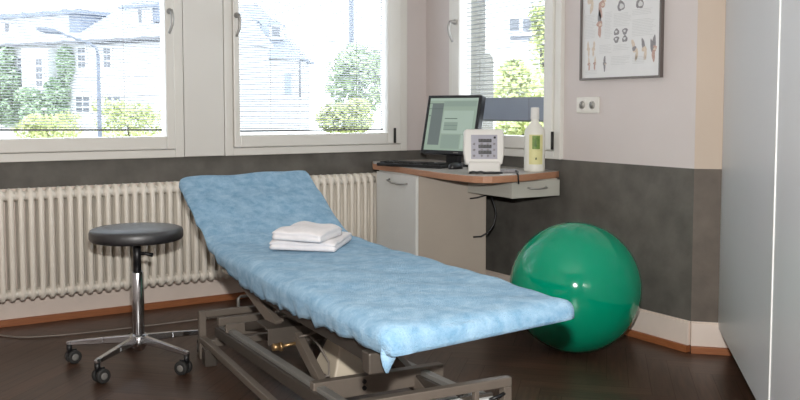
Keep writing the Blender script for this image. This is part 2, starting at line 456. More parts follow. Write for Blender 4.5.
# ------------------------------------------------------------------ treatment table (local x = across, y = along towards the head)
TA = (1.0712, 1.805, 0.0); TZ = math.radians(-5)
tab = empty('treatment_table', TA, TZ)
tag(tab, 'height-adjustable treatment table with light blue towelling cover and raised head end', 'treatment table')
WT = .654; SL = 2.12
def lerp(tbl, s):
    if s <= tbl[0][0]: return tbl[0][1]
    for (a, x), (b_, y) in zip(tbl, tbl[1:]):
        if s <= b_:
            t = (s-a)/(b_-a); t = t*t*(3-2*t)*.35+t*.65
            return x+(y-x)*t
    return tbl[-1][1]
TOP = [(-.02,.568),(1.0,.560),(1.45,.553),(1.58,.556),(1.68,.576),(1.76,.612),(1.95,.712),(2.12,.800)]
HEM = [(-.02,.497),(.10,.497),(.5,.474),(.8,.462),(1.1,.455),(1.42,.480),(1.6,.515),(1.8,.605),(2.0,.702),(2.12,.748)]
def cover():
    bm = bmesh.new()
    nx, ny, nz = 28, 110, 6
    R = .055
    def top(s): return lerp(TOP, s)
    def hem(s, t):
        v = lerp(HEM, s)+.020*t*max(0., 1-max(0.,s)/.8)
        if s > .08: v += (.003*math.sin(s*37+t*9)+.003*math.sin(s*61+1.3+t*5)+.0025*math.sin(s*103))*(1.6 if .35 < s < 1.3 else .5)
        return v
    vd = {}
    def vert(i, j, k):
        key = (i,j,k)
        if key in vd: return vd[key]
        x = WT*i/nx; y = -.015+(SL+.015)*j/ny; h = k/nz
        th = top(y)-hem(y, x/WT)
        # round the plan corners and the upper edges
        cx = min(max(x, R), WT-R); cy = min(max(y, -.015+R), SL-R); hz = h*th; cz = min(hz, th-.042)
        d = Vector((x-cx, y-cy, hz-cz)); 
        if d.length > 1e-9:
            m = max(abs(d.x)/R, abs(d.y)/R, abs(d.z)/.042)
            l = math.sqrt((d.x/R)**2+(d.y/R)**2+(d.z/.042)**2)
            d = d*(m/l)
        x2, y2, z2 = cx+d.x, cy+d.y, cz+d.z
        y2 += .06*(x2/WT)*max(0., 1-max(0.,y)/.5) + (.065-.005*x2/WT)*max(0.,(y-1.62)/.5)
        z2 += (-.006+.024*x2/WT)*max(0.,(y-1.62)/.5)
        # the cloth pulls in slightly under its hem
        pull = (1-h)**2*.014
        if i == 0 or i == nx: x2 += pull*(1 if i == 0 else -1)*(1+.35*math.sin(y*41))
        # soft unevenness of the cloth
        if k == nz: z2 += .0022*math.sin(x*17+y*6)+.0022*math.sin(y*13-x*7)+.002*math.sin(y*29+x*23)
        vd[key] = bm.verts.new((x2, y2, hem(y, x/WT)+z2))
        return vd[key]
    def face(*ks):
        f = bm.faces.new([vert(*k) for k in ks]); f.smooth = True
    for i in range(nx):
        for j in range(ny): face((i,j,nz),(i+1,j,nz),(i+1,j+1,nz),(i,j+1,nz))
    for j in range(ny):
        for k in range(nz):
            face((0,j,k),(0,j,k+1),(0,j+1,k+1),(0,j+1,k)); face((nx,j,k),(nx,j+1,k),(nx,j+1,k+1),(nx,j,k+1))
    for i in range(nx):
        for k in range(nz):
            face((i,0,k),(i+1,0,k),(i+1,0,k+1),(i,0,k+1)); face((i,ny,k),(i,ny,k+1),(i+1,ny,k+1),(i+1,ny,k))
    # turned-in hem under the edge
    rim = [vd[(i,0,0)] for i in range(nx+1)] + [vd[(nx,j,0)] for j in range(1,ny+1)] + [vd[(i,ny,0)] for i in range(nx-1,-1,-1)] + [vd[(0,j,0)] for j in range(ny-1,0,-1)]
    inn = []
    for v in rim:
        c = v.co; inn.append(bm.verts.new((c.x+(.05 if c.x < WT/2 else -.05)*(1 if (c.x<.06 or c.x>WT-.06) else 0), c.y+(.06 if c.y < .06 else (-.06 if c.y > SL-.06 else 0)), c.z+.006)))
    for a in range(len(rim)):
        b_ = (a+1) % len(rim)
        try: bm.faces.new((rim[a], rim[b_], inn[b_], inn[a])).smooth = True
        except ValueError: pass
    bmesh.ops.recalc_face_normals(bm, faces=bm.faces)
    me = bpy.data.meshes.new('fitted_cover'); bm.to_mesh(me); bm.free(); me.materials.append(M['terry'])
    o = bpy.data.objects.new('fitted_cover', me); COL.objects.link(o); o.parent = tab
    o['label'] = 'light blue plush towelling cover'
    return o
cov = cover()
# fold of loose cloth hanging at the near foot corner
f = MB().use('terry')
f.tube([(.036,.034,.508),(.031,.024,.490),(.027,.018,.470),(.027,.017,.452)], [.026,.022,.013,.004], 10)
for v in f.bm.verts: v.co.y = .016+(v.co.y-.016)*.35
f.build('hanging_fold', parent=cov)
# padded upholstery under the cover
mt = MB().use('mattress')
prof = [(.10,.515),(.9,.505),(1.5,.505),(1.68,.52),(2.05,.700),(2.06,.725),(1.94,.662),(1.74,.562),(1.58,.53),(.9,.542),(.10,.545)]
mm = Matrix(((0,0,1,0),(1,0,0,0),(0,1,0,0),(0,0,0,1)))
mt.prism(prof, .03, WT-.03, mm); 
for v in mt.bm.verts:
    k_ = max(0.,(v.co.y-1.62)/.5); v.co.z += (-.016+.02*v.co.x/WT)*k_
mt.build('mattress', parent=tab, bevel=.008)
# upper frame
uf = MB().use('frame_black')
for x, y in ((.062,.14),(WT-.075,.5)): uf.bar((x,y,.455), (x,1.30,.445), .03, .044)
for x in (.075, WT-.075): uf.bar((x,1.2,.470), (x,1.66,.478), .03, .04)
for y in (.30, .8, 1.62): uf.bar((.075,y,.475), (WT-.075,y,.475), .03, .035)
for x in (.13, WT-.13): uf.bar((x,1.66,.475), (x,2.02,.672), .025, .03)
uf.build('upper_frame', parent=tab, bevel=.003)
fb = MB().use('frame_dark'); fb.box(.010, .060, .085, .13, .43, .485); fb.build('corner_bracket', parent=tab, bevel=.004)
# base frame
bf = MB().use('frame_metal')
bf.bar((.05,1.93,.088), (.05,.25,.088), .028, .028)                           # thin outer rail
bf.bar((.575,1.93,.088), (.575,.25,.088), .028, .028)
bf.box(.035, .065, 1.90, 1.93, .0, .212); bf.box(.560,.590,1.90,1.93,.0,.212)  # head end uprights
bf.box(.065, .560, 1.902, 1.928, .184, .212)                                 # head end top bar
bf.bar((.05,1.93,.06), (.575,1.93,.06), .03, .03)
bf.build('base_frame', parent=tab, bevel=.003)
h2 = MB().use('frame_metal'); h2.bar((.09,1.80,.185), (.55,1.80,.185), .034, .034); h2.bar((.10,1.72,.165),(.55,1.72,.165), .02, .05); h2.build('crossbar', parent=tab, bevel=.003)
# wide rails of the lift
for x, z0, z1 in ((.125,.135,.20), (.505,.135,.20)):
    rl = MB().use('alu'); rl.bar((x,1.86,z0), (x,.34,z1), .030, .050)
    rl.use('frame_dark'); rl.bar((x-.026,1.86,z0-.008), (x-.026,.34,z1-.008), .016, .042)
    rl.build('lift_rail', parent=tab, bevel=.002)
# crossing arms
for x in (.075, .557):
    a = MB().use('frame_metal'); k_ = 1 if x < .3 else -1
    a.bar((x,1.42,.455), (x+.045*k_,1.10,.318), .026, .044); a.bar((x+.10*k_,1.07,.295), (x+.075*k_,.64,.15), .026, .042); a.tube([(x+.03*k_,1.13,.331),(x+.075*k_,1.13,.331)], .012, 12)
    a.build('lift_arm', parent=tab, bevel=.002)
for x in (.19, .45):
    a = MB().use('frame_dark'); a.bar((x,1.70,.175), (x,.72,.44), .024, .036); a.build('lift_arm', parent=tab, bevel=.002)
# plate across the arms with an adjusting bolt
pl = MB().use('frame_dark'); pl.box(.06,.54,1.04,1.17,.322,.328); pl.box(.06,.54,1.034,1.040,.268,.328); pl.build('cross_plate', parent=tab, bevel=.002)
bo = MB().use('brass'); bo.tube([(.075,1.03,.262),(.10,1.03,.262)], .013, 8); bo.tube([(.10,1.03,.262),(.11,1.03,.262)], .017, 6); bo.tube([(.11,1.03,.262),(.175,1.03,.268)], .0065, 8); bo.build('adjusting_bolt', parent=tab)
# foot end cross beam with two screw holes
cb = MB().use('frame_metal'); cb.box(.10,.58,.70,.735,.158,.222); cb.build('cross_beam', parent=tab, bevel=.003)
for z in (.204,.182):
    MB().use('black').tube([(.278,.7015,z),(.278,.695,z)], .0075, 12).build('screw', parent=tab)
# foot end stand: rectangular loop
fe = MB().use('frame_metal')
fe.box(.06,.58,.285,.315,.262,.290); fe.box(.552,.58,.285,.315,0,.262); fe.box(.06,.088,.285,.315,0,.262); fe.box(.452,.468,.29,.31,.02,.262); fe.box(.088,.552,.285,.315,.02,.045)
fe.build('foot_stand', parent=tab, bevel=.003)
fe2 = MB().use('frame_dark'); fe2.box(.10,.54,.33,.345,.215,.235); fe2.build('crossbar', parent=tab, bevel=.002)
pd = MB().use('cab'); pd.box(.31,.43,.30,.40,.19,.235); pd.box(.475,.545,.31,.40,.185,.225); pd.build('control_box', parent=tab, bevel=.006)
lv = MB().use('black'); lv.tube([(.50,.285,.232),(.53,.28,.240),(.555,.29,.242)], .006, 8); lv.build('pedal_lever', parent=tab)
# motor housing: tapering beige box, with cables
mh = MB().use('beige')
ring = lambda a,z: [(.255-a, .86-a*.9, z), (.335+a*.4, .86-a*.9, z), (.335+a*.4, 1.00+a, z), (.255-a, 1.00+a, z)]
lo = [mh.bm.verts.new(p) for p in ring(.03,.175)]; hi = [mh.bm.verts.new(p) for p in ring(-.03,.335)]
mh._f([mh.bm.faces.new(list(reversed(lo))), mh.bm.faces.new(hi)]+[mh.bm.faces.new((lo[i],lo[(i+1)%4],hi[(i+1)%4],hi[i])) for i in range(4)])
mh.build('motor_housing', parent=tab, bevel=.006)
MB().use('black').tube([(.30,.93,.36),(.31,.75,.36)], .022, 14).build('lift_motor', parent=tab)
cw = MB().use('cord'); cw.tube([(.20,1.00,.30),(.22,.95,.27),(.235,.90,.22),(.215,.85,.19),(.19,.87,.185)], .004, 8); cw.tube([(.16,.99,.30),(.19,.97,.308),(.23,.97,.32)], .004, 8); cw.build('motor_cable', parent=tab)
# feet and castors under the base
for x, y in ((.05,1.80),(.575,1.80),(.05,.35),(.575,.35)):
    MB().use('frame_dark').box(x-.025,x+.025,y-.03,y+.03,0,.075).build('foot', parent=tab, bevel=.003)
g = MB().use('alu'); g.tube([(.24,2.00,.19),(.24,2.00,.232),(.25,2.00,.24),(.44,2.00,.24),(.45,2.00,.232),(.45,1.925,.20)], .007, 8); g.tube([(.24,2.00,.19),(.24,1.925,.19)], .007, 8); g.build('push_handle', parent=tab)

# ------------------------------------------------------------------ folded towels
def towel(label, pts, z0, h, layers, off):
    """pts: four corners in table coords, first-to-second edge = fold"""
    rz = Matrix.Rotation(TZ, 4, 'Z'); base = Vector(TA)
    W = [base + rz @ Vector((x,y,0)) for x, y in pts]
    c = sum(W, Vector())/4
    e = empty('folded_towel', (c.x, c.y, z0)); tag(e, label, 'towel', 'folded white towels on the treatment table')
    bm = bmesh.new(); nU, nV, nH = 14, 18, 4*layers
    def pos(u, v, k):
        p = (W[0]*(1-u)+W[1]*u)*(1-v)+(W[3]*(1-u)+W[2]*u)*v
        p = p-c
        t = k/nH; lay = abs(math.sin(t*layers*PI))                     # bulge of each layer
        edge = 1-.028*(1-lay)
        p = Vector((p.x*edge, p.y*edge, 0))
        sag = 1-.16*(max(0,abs(u-.5)*2-.55)/.45)**2-.2*(max(0,abs(v-.5)*2-.6)/.4)**2
        wob = .0028*math.sin(u*9+v*5+off)+.0022*math.sin(v*14+off*2)
        p.z = h*t*(1-(1-sag)*t)+wob*t
        return p
    vd = {}
    def V(i,j,k):
        if (i,j,k) not in vd:
            u, v = i/nU, j/nV
            vd[(i,j,k)] = bm.verts.new(pos(u, v, k))
        return vd[(i,j,k)]
    def F(*k):
        f = bm.faces.new([V(*q) for q in k]); f.smooth = True
    for i in range(nU):
        for j in range(nV):
            F((i,j,nH),(i+1,j,nH),(i+1,j+1,nH),(i,j+1,nH)); F((i,j,0),(i,j+1,0),(i+1,j+1,0),(i+1,j,0))
    for k in range(nH):
        for i in range(nU): F((i,0,k),(i+1,0,k),(i+1,0,k+1),(i,0,k+1)); F((i,nV,k),(i,nV,k+1),(i+1,nV,k+1),(i+1,nV,k))
        for j in range(nV): F((0,j,k),(0,j,k+1),(0,j+1,k+1),(0,j+1,k)); F((nU,j,k),(nU,j+1,k),(nU,j+1,k+1),(nU,j,k+1))
    bmesh.ops.recalc_face_normals(bm, faces=bm.faces)
    me = bpy.data.meshes.new('cloth'); bm.to_mesh(me); bm.free(); me.materials.append(M['towel'])
    o = bpy.data.objects.new('cloth', me); COL.objects.link(o); o.parent = e
towel('larger folded white towel lying directly on the blue cover', [(.165,1.325),(.365,1.15),(.545,1.40),(.36,1.60)], .561, .042, 2, 0)
towel('smaller folded white towel on top of the larger one', [(.168,1.30),(.300,1.135),(.46,1.30),(.36,1.50)], .6025, .044, 2, 1.7)

# ------------------------------------------------------------------ stool
def stool():
    e = empty('swivel_stool', (1.03,3.785,0)); tag(e, 'black round swivel stool on a chrome five-star castor base', 'stool')
    R = .196
    MB().use('vinyl').lathe([(.02,.538),(.18,.538),(.190,.542),(R,.552),(R,.574),(.191,.586),(.178,.591),(.10,.595),(.02,.596)], seg=48).build('seat', parent=e)
    MB().use('black').lathe([(.07,.528),(.075,.530),(.075,.538),(.05,.540)], seg=24).build('seat_plate', parent=e)
    MB().use('chrome').lathe([(.024,.085),(.026,.09),(.026,.395),(.023,.402)], seg=24).build('column', parent=e)
    MB().use('black').lathe([(.017,.40),(.017,.53)], seg=20).build('gas_lift', parent=e)
    MB().use('black').tube([(.0,-.0,.478),(.03,-.02,.480),(.058,-.035,.472)], [.008,.007,.009], 10).build('height_lever', parent=e)
    MB().use('chrome').lathe([(.015,.055),(.022,.06),(.03,.075),(.042,.085),(.042,.118),(.032,.13)], seg=24).build('hub', parent=e)
    for k in range(5):
        a = math.radians(150+72*k); ca, sa = math.cos(a), math.sin(a)
        mt = Matrix.Rotation(a, 4, 'Z')
        l = MB().use('chrome')
        for (r0,z0,w0,h0),(r1,z1,w1,h1) in zip([(.035,.108,.030,.032),(.15,.102,.026,.026),(.29,.092,.024,.018)],[(.15,.102,.026,.026),(.29,.092,.024,.018),(.31,.090,.018,.014)]):
            vs = []
            for r_,z_,w_,h_ in ((r0,z0,w0,h0),(r1,z1,w1,h1)):
                vs.append([l.bm.verts.new(mt @ Vector((r_,y,z))) for y,z in ((-w_/2,z_-h_/2),(w_/2,z_-h_/2),(w_*.42,z_+h_/2),(-w_*.42,z_+h_/2))])
            A,B = vs
            l._f([l.bm.faces.new((A[i],A[(i+1)%4],B[(i+1)%4],B[i])) for i in range(4)])
            l._f([l.bm.faces.new(list(reversed(A))), l.bm.faces.new(B)])
        lo = l.build('leg', parent=e, bevel=.003)
        # twin-wheel castor swivelled
        sw = a+math.radians((40,-25,15,70,-50)[k])
        cm = Matrix.Translation((.298*ca,.298*sa,0)) @ Matrix.Rotation(sw, 4, 'Z')
        c = MB().use('black')
        for s_ in (-1,1):
            rot = cm @ Matrix.Translation((-.016,s_*.016,.030)) @ Matrix.Rotation(PI/2, 4, 'X')
            c.use('rubber').lathe([(.020,-.009),(.028,-.009),(.030,-.005),(.030,.005),(.028,.009),(.020,.009)], seg=20, mtx=rot)
            c.use('grey_ring').lathe([(.008,-.0105),(.0145,-.0105),(.0145,.0105),(.008,.0105)], seg=16, mtx=rot)
        c.use('black').box(-.030,.006,-.006,.006,.022,.062, cm); c.lathe([(.011,.05),(.012,.086)], seg=12, mtx=cm)
        c.build('castor', parent=lo)
stool()

# ------------------------------------------------------------------ exercise ball
def ball():
    r = .295
    b = MB().use('ball')
    prof = [(.004,-r)]
    n = 40
    for i in range(1, n):
        t = -PI/2+PI*i/n; rr = r*(1+.0012*math.cos(t*46) if abs(t) < .62 else 1.)
        prof.append((rr*math.cos(t), rr*math.sin(t)))
    prof.append((.004, r))
    o = b.lathe(prof, seg=64).build('exercise_ball', smooth=True)
    o.location = (2.767,2.929,r*.998); o.rotation_euler = (math.radians(28), math.radians(15), 0)
    # keep it resting on the floor
    tag(o, 'shiny green exercise ball on the floor by the grey right wall', 'exercise ball')
    v = MB().use('label_d').lathe([(.010,.0),(.010,.004),(.004,.006)], seg=12, mtx=Matrix.Translation((0,0,-r-.001)) @ Matrix.Rotation(PI,4,'X')); v.build('valve_plug', 'ball', o)
ball()
ob = bpy.data.objects['exercise_ball']; ob.rotation_euler = (math.radians(118), math.radians(15), math.radians(40))

# ------------------------------------------------------------------ wardrobe with sliding doors
def wardrobe():
    ang = math.radians(225)                       # local x runs along the front towards the camera
    w0 = Vector((3.281, 2.551, 0))
    e = empty('sliding_wardrobe', w0, ang); tag(e, 'tall grey sliding-door wardrobe along the right wall', 'wardrobe')
    # local: +x along the front, +y into the wardrobe
    L = 2.40; zb, zt = .12, 2.62
    bd = MB().use('ward'); bd.box(.0, L, .05, .57, zb+.02, zt); bd.use('plinth').box(.02, L-.02, .16, .55, 0, zb+.02); bd.build('body', parent=e)
    d1 = MB().use('ward'); d1.box(.0, 1.277, 0, .02, zb, zt); d1.build('sliding_door', parent=e)
    d2 = MB().use('ward'); d2.box(1.289, L, -.006, .014, zb, zt); d2.build('sliding_door', parent=e)
    st = MB().use('white_profile'); st.box(1.277, 1.289, -.010, .022, zb, zt); st.build('edge_profile', parent=e, bevel=.002)
wardrobe()

# ------------------------------------------------------------------ desk
DT = .772
de = empty('corner_desk', (2.9,4.0,0)); tag(de, 'grey-topped corner desk with beech edge under the right window', 'desk')
OFF = (2.9,4.0,0)
out = [(3.197,4.795),(2.79,4.795),(2.672,4.585),(2.655,4.257),(2.612,3.954),(2.590,3.70),(2.588,3.56),(2.598,3.475),(2.622,3.427),(2.660,3.405),(2.72,3.400),(2.84,3.411),(2.95,3.435),(3.06,3.468),(3.15,3.490),(3.197,3.515)]
cxo, cyo = 2.95, 4.1
inn = [(x+(cxo-x)*.006, y+(cyo-y)*.006) for x, y in out]
MB().use('beech').prism(out, DT-.036, DT-.0015).build('worktop_edge', parent=de, off=OFF, bevel=.004)
MB().use('desktop').prism(inn, DT-.03, DT).build('worktop', parent=de, off=OFF)
MB().use('cabwarm').prism([(2.632,4.022),(2.650,4.040),(2.948,3.826),(2.936,3.810)], 0, DT-.037).build('side_panel', parent=de, off=OFF, bevel=.002)
dr = MB().use('drawer').box(2.833, 3.152, 3.48, 3.84, .648, DT-.0365).build('drawer', parent=de, off=OFF, bevel=.002)
fm = Matrix.Translation((2.832, 3.48, 0))
df = MB().use('drawer').box(0, .322, -.017, 0, .646, .730, fm); df.build('drawer_front', parent=dr, off=OFF, bevel=.002)
hd = MB().use('handle'); hd.tube([fm @ Vector(p) for p in ((.105,-.016,.697),(.113,-.034,.694),(.16,-.040,.690),(.215,-.038,.694),(.225,-.016,.698))], .0045, 8); hd.build('drawer_handle', parent=dr, off=OFF)

# cabinet at the far end of the desk
cf0, cf1 = Vector((2.676,4.552,0)), Vector((2.622,4.030,0))
cd = (cf1-cf0).normalized(); cn = Vector((cd.y,-cd.x,0))          # cn points away from the room side
if cn.x < 0: cn = -cn
cmx = Matrix(((cd.x,cn.x,0,cf0.x),(cd.y,cn.y,0,cf0.y),(0,0,1,0),(0,0,0,1))); cl = (cf1-cf0).length
ca = empty('desk_cabinet', (cf0+cf1)/2); tag(ca, 'white base cabinet with one door under the far end of the desk', 'cabinet')
co = tuple((cf0+cf1)/2)
MB().use('cab').box(0, cl, .02, .38, .06, DT-.037, cmx).build('body', parent=ca, off=co)
MB().use('plinth').box(.01, cl-.01, .05, .36, 0, .06, cmx).build('plinth', parent=ca, off=co)
cdo = MB().use('cab').box(.003, cl-.003, 0, .0185, .07, DT-.045, cmx).build('door', parent=ca, off=co, bevel=.002)
MB().use('handle').tube([cmx @ Vector(p) for p in ((.19,.0,.692),(.20,-.022,.688),(.27,-.030,.680),(.38,-.028,.678),(.41,-.020,.680),(.42,.0,.683))], .0055, 8).build('handle', parent=cdo, off=co)

# ---- on the desk
def at(v, z=0): return Vector((v[0], v[1], z))
def frame_mtx(c, ux, z, lean=0.):
    """x = ux (horizontal), y = away from the viewer side, z up, leaned back by lean"""
    ux = Vector((ux[0],ux[1],0)).normalized(); uy = Vector((-ux.y, ux.x, 0))
    m = Matrix(((ux.x,uy.x,0,c[0]),(ux.y,uy.y,0,c[1]),(0,0,1,z),(0,0,0,1)))
    return m @ Matrix.Rotation(-lean, 4, 'X')
def monitor():
    c = (2.884, 4.114); e = empty('computer_monitor', (c[0],c[1],DT)); tag(e, 'black flat computer monitor with a lit green and grey screen on the desk', 'monitor')
    o = (c[0],c[1],DT)
    m = frame_mtx(c, (.118,-.385), DT, 0); ml = frame_mtx((c[0]-.0,c[1]), (.118,-.385), DT+.070, math.radians(13))
    W, H = .190, .345
    cs = MB().use('black'); bz = .016
    cs.box(-W,W,0,.045,0,H, ml); cs.build('casing', parent=e, off=o, bevel=.006)
    bzl = MB().use('black')
    bzl.box(-W,-W+bz,-.006,0,0,H,ml); bzl.box(W-bz,W,-.006,0,0,H,ml); bzl.box(-W+bz,W-bz,-.006,0,0,.022,ml); bzl.box(-W+bz,W-bz,-.006,0,H-bz,H,ml)
    bzl.build('bezel', parent=e, off=o, bevel=.003)
    for nm, colr in (('scr_bg',(150,168,152)),('scr_side',(104,114,112)),('scr_hi',(166,184,170)),('scr_line',(84,100,92)),('scr_btn',(138,156,144))):
        M[nm] = mat('screen_'+nm[4:], (20,22,22), .25, emit=colr, estr=.62)
    s = MB()
    x0, x1, z0, z1 = -W+bz, W-bz, .022, H-bz
    def R(k, a, b_, c_, d, lv):
        s.use(k); A = x0+(x1-x0)*a; B = x0+(x1-x0)*b_; Cc = z1-(z1-z0)*c_; D = z1-(z1-z0)*d
        s.quad([ml @ Vector(p) for p in ((A,-.001-lv*.0003,D),(B,-.001-lv*.0003,D),(B,-.001-lv*.0003,Cc),(A,-.001-lv*.0003,Cc))])
    R('scr_bg',0,1,0,1,0); R('scr_side',.06,.30,.10,.90,1); R('scr_hi',0,1,0,.05,1); R('scr_line',0,.30,.10,.108,2); R('scr_line',0,.30,.20,.21,2)
    R('scr_hi',.32,.94,.24,.68,1); R('scr_line',.36,.62,.385,.40,2); R('scr_btn',.36,.64,.46,.62,2); R('scr_line',.36,.64,.52,.525,3); R('scr_line',.36,.64,.60,.605,3)
    R('scr_btn',.34,.72,.70,.96,2); R('scr_hi',.74,.96,.70,.96,2); R('scr_line',.02,.05,.33,.35,3); R('scr_btn',.30,.97,.06,.16,1)
    s.build('screen', parent=e, off=o)
    st = MB().use('black'); st.box(-.045,.045,.05,.085,.01,.17,m); st.build('stand', parent=e, off=o, bevel=.004)
    bs = MB().use('black'); bs.prism([(.12*math.cos(t*PI/12)*1.0,.072+.080*math.sin(t*PI/12)) for t in range(24)], 0, .014, m); bs.build('base', parent=e, off=o, bevel=.004)
    lo = MB().use('grey_ring'); lo.box(.05,.085,-.0075,-.006,.007,.014,ml); lo.build('badge', parent=e, off=o)
monitor()
def keyboard():
    c = (2.735,4.21); e = empty('keyboard', (c[0],c[1],DT)); tag(e, 'black computer keyboard lying in front of the monitor', 'keyboard'); o = (c[0],c[1],DT)
    m = frame_mtx(c, (.155,-.40), DT)
    MB().use('black').prism([(-.225,-.075),(.225,-.075),(.225,.075),(-.225,.075)], 0, .018, m).build('case', parent=e, off=o, bevel=.004)
    k = MB().use('rubber')
    for r in range(5):
        n = 15
        for q in range(n):
            x = -.21+q*.0205; 
            k.box(x, x+.017, -.060+r*.024, -.041+r*.024, .017, .026, m)
        for q in range(4):
            x = .122+q*.0215; k.box(x, x+.018, -.060+r*.024, -.041+r*.024, .017, .026, m)
    k.build('keys', parent=e, off=o)
keyboard()
def mouse():
    c = (2.815,3.93); e = empty('computer_mouse', (c[0],c[1],DT)); tag(e, 'small black computer mouse beside the keyboard', 'mouse'); o = (c[0],c[1],DT)
    m = frame_mtx(c, (.155,-.40), DT)
    b = MB().use('black'); 
    prof = [(1,0),(1.0,.3),(.93,.65),(.75,.88),(.45,.98),(.05,1.)]
    rot = m @ Matrix.Diagonal((.031,.055,.034,1))
    b.lathe(prof, seg=20, mtx=rot); b.build('shell', parent=e, off=o)
    w = MB().use('alu'); w.tube([m @ Vector((-.024,-.03,.016)), m @ Vector((-.030,-.005,.017)), m @ Vector((-.027,.02,.016))], .003, 8); w.build('side_trim', parent=e, off=o)
mouse()
def device():
    c = (2.742,3.578); ux = (.84,-.54); e = empty('therapy_device', (c[0],c[1],DT)); tag(e, 'white electrotherapy control unit with three black displays on the desk', 'therapy device'); o = (c[0],c[1],DT)
    m = frame_mtx(c, ux, DT); ml = frame_mtx(c, ux, DT+.045, math.radians(7))
    MB().use('device').prism([(-.082,-.028),(.082,-.028),(.075,.11),(-.075,.11)], 0, .06, m).build('foot', parent=e, off=o, bevel=.008)
    MB().use('device').prism([(-.094,0),(.094,0),(.104,.06),(.101,.175),(.088,.182),(-.088,.182),(-.101,.175),(-.104,.06)], -.062, .0, ml @ Matrix.Rotation(PI/2,4,'X')).build('housing', parent=e, off=o, bevel=.008, seg=3)
    fy = -.003
    pn = MB().use('devpanel'); pn.box(-.066,.068,fy,.0,.028,.152,ml); pp = pn.build('front_panel', parent=e, off=o)
    for r, z in enumerate((.122,.092,.062)):
        d = MB().use('lcd'); d.box(-.028,.038,fy-.003,fy,z-.008,z+.009,ml); d.use('lcdseg')
        for q in range(4):
            x = -.023+q*.0155
            d.box(x,x+.0022,fy-.0036,fy-.003,z-.005,z+.006,ml); d.box(x+.0065,x+.0085,fy-.0036,fy-.003,z-.005,z+.006,ml); d.box(x+.0015,x+.007,fy-.0036,fy-.003,z+.0045,z+.006,ml)
        d.build('display', parent=pp, off=o)
    for z in (.105,.075,.045):
        for x in (-.05,-.012,.02,.052):
            k = MB().use('slate'); k.lathe([(.006,0),(.006,.004),(.004,.006)], seg=12, mtx=ml @ Matrix.Translation((x,fy,z)) @ Matrix.Rotation(PI/2,4,'X')); k.build('button', parent=pp, off=o)
    k = MB().use('black'); k.lathe([(.006,0),(.006,.004)], seg=12, mtx=ml @ Matrix.Translation((.055,fy,.138)) @ Matrix.Rotation(PI/2,4,'X')); k.build('button', parent=pp, off=o)
    cbl = MB().use('black'); cbl.tube([m @ Vector(p) for p in ((-.078,-.040,.006),(-.06,-.046,.010),(-.04,-.040,.007),(-.02,-.046,.010),(.0,-.042,.006),(.03,-.047,.007),(.06,-.044,.006),(.09,-.045,.006))], .006, 8)
    cbl.build('coiled_cable', parent=e, off=o)
device()
# handset with its lead over the desk edge
def handset():
    c = (2.875,3.545); e = empty('remote_handset', (c[0],c[1],DT)); tag(e, 'small dark handset lying beside the white therapy unit, its lead over the desk edge', 'handset'); o = (c[0],c[1],DT)
    m = frame_mtx(c, (.84,-.54), DT)
    MB().use('slate').box(-.055,.045,-.02,.025,0,.018,m).build('body', parent=e, off=o, bevel=.005)
    MB().use('black').tube([(2.90,3.535,DT+.012),(2.885,3.48,DT+.008),(2.85,3.44,DT+.007),(2.828,3.42,DT+.005),(2.822,3.404,DT+.001),(2.821,3.400,DT-.012),(2.823,3.400,DT-.045)], .0042, 8).build('lead', parent=e, off=o)
handset()
pp = MB().use('paper').prism([(2.74,3.440),(2.81,3.430),(2.85,3.475),(2.77,3.49)], DT, DT+.0012).build('paper_slip', off=None)
tag(pp, 'loose white paper slip at the near desk edge', 'paper')
def bottle():
    c = (3.052,3.548); o = empty('lotion_bottle', (c[0],c[1],DT)); tag(o, 'white plastic lotion bottle with yellow and green label at the desk end', 'bottle')
    MB().use('bottle').lathe([(.02,0),(.05,0),(.054,.004),(.055,.012),(.055,.195),(.053,.213),(.045,.231),(.030,.246),(.022,.258),(.020,.270),(.020,.277)], seg=36).build('body', parent=o)
    MB().use('paper').lathe([(.021,.275),(.023,.278),(.022,.332),(.020,.336),(.004,.337)], seg=28).build('cap', parent=o)
    a0 = math.atan2(-3.655, -3.125)+.14
    def patch(k, da, z0, z1, dr_, name, ctr=0.):
        b = MB().use(k); n = 10
        for i in range(n):
            t0 = a0+ctr-da+2*da*i/n; t1 = a0+ctr-da+2*da*(i+1)/n; r = .055+dr_
            b.quad([(r*math.cos(t0),r*math.sin(t0),z0),(r*math.cos(t1),r*math.sin(t1),z0),(r*math.cos(t1),r*math.sin(t1),z1),(r*math.cos(t0),r*math.sin(t0),z1)])
        return b.build(name, parent=o, smooth=True)
    lb = patch('label_y', .68, .040, .195, .0008, 'label')
    x = patch('label_g', .36, .120, .190, .0014, 'green_field'); x.parent = lb
    for i,(da,z0,z1) in enumerate(((-.18,.13,.16),(-.08,.128,.175),(.05,.13,.184),(.17,.14,.18))):
        t = a0+da; r = .0568; lf = MB().use('label_d')
        lf.quad([(r*math.cos(t-.03),r*math.sin(t-.03),z0),(r*math.cos(t+.03),r*math.sin(t+.03),z0+.008),(r*math.cos(t+.06),r*math.sin(t+.06),z1),(r*math.cos(t+.02),r*math.sin(t+.02),z1-.01)]); lf.build('leaf_mark', parent=lb)
    lf = MB().use('label_d'); lf.quad([(.0568*math.cos(a0-.07),.0568*math.sin(a0-.07),.065),(.0568*math.cos(a0+.07),.0568*math.sin(a0+.07),.065),(.0568*math.cos(a0+.05),.0568*math.sin(a0+.05),.076),(.0568*math.cos(a0-.05),.0568*math.sin(a0-.05),.076)])
    lf.build('emblem', parent=lb)
bottle()
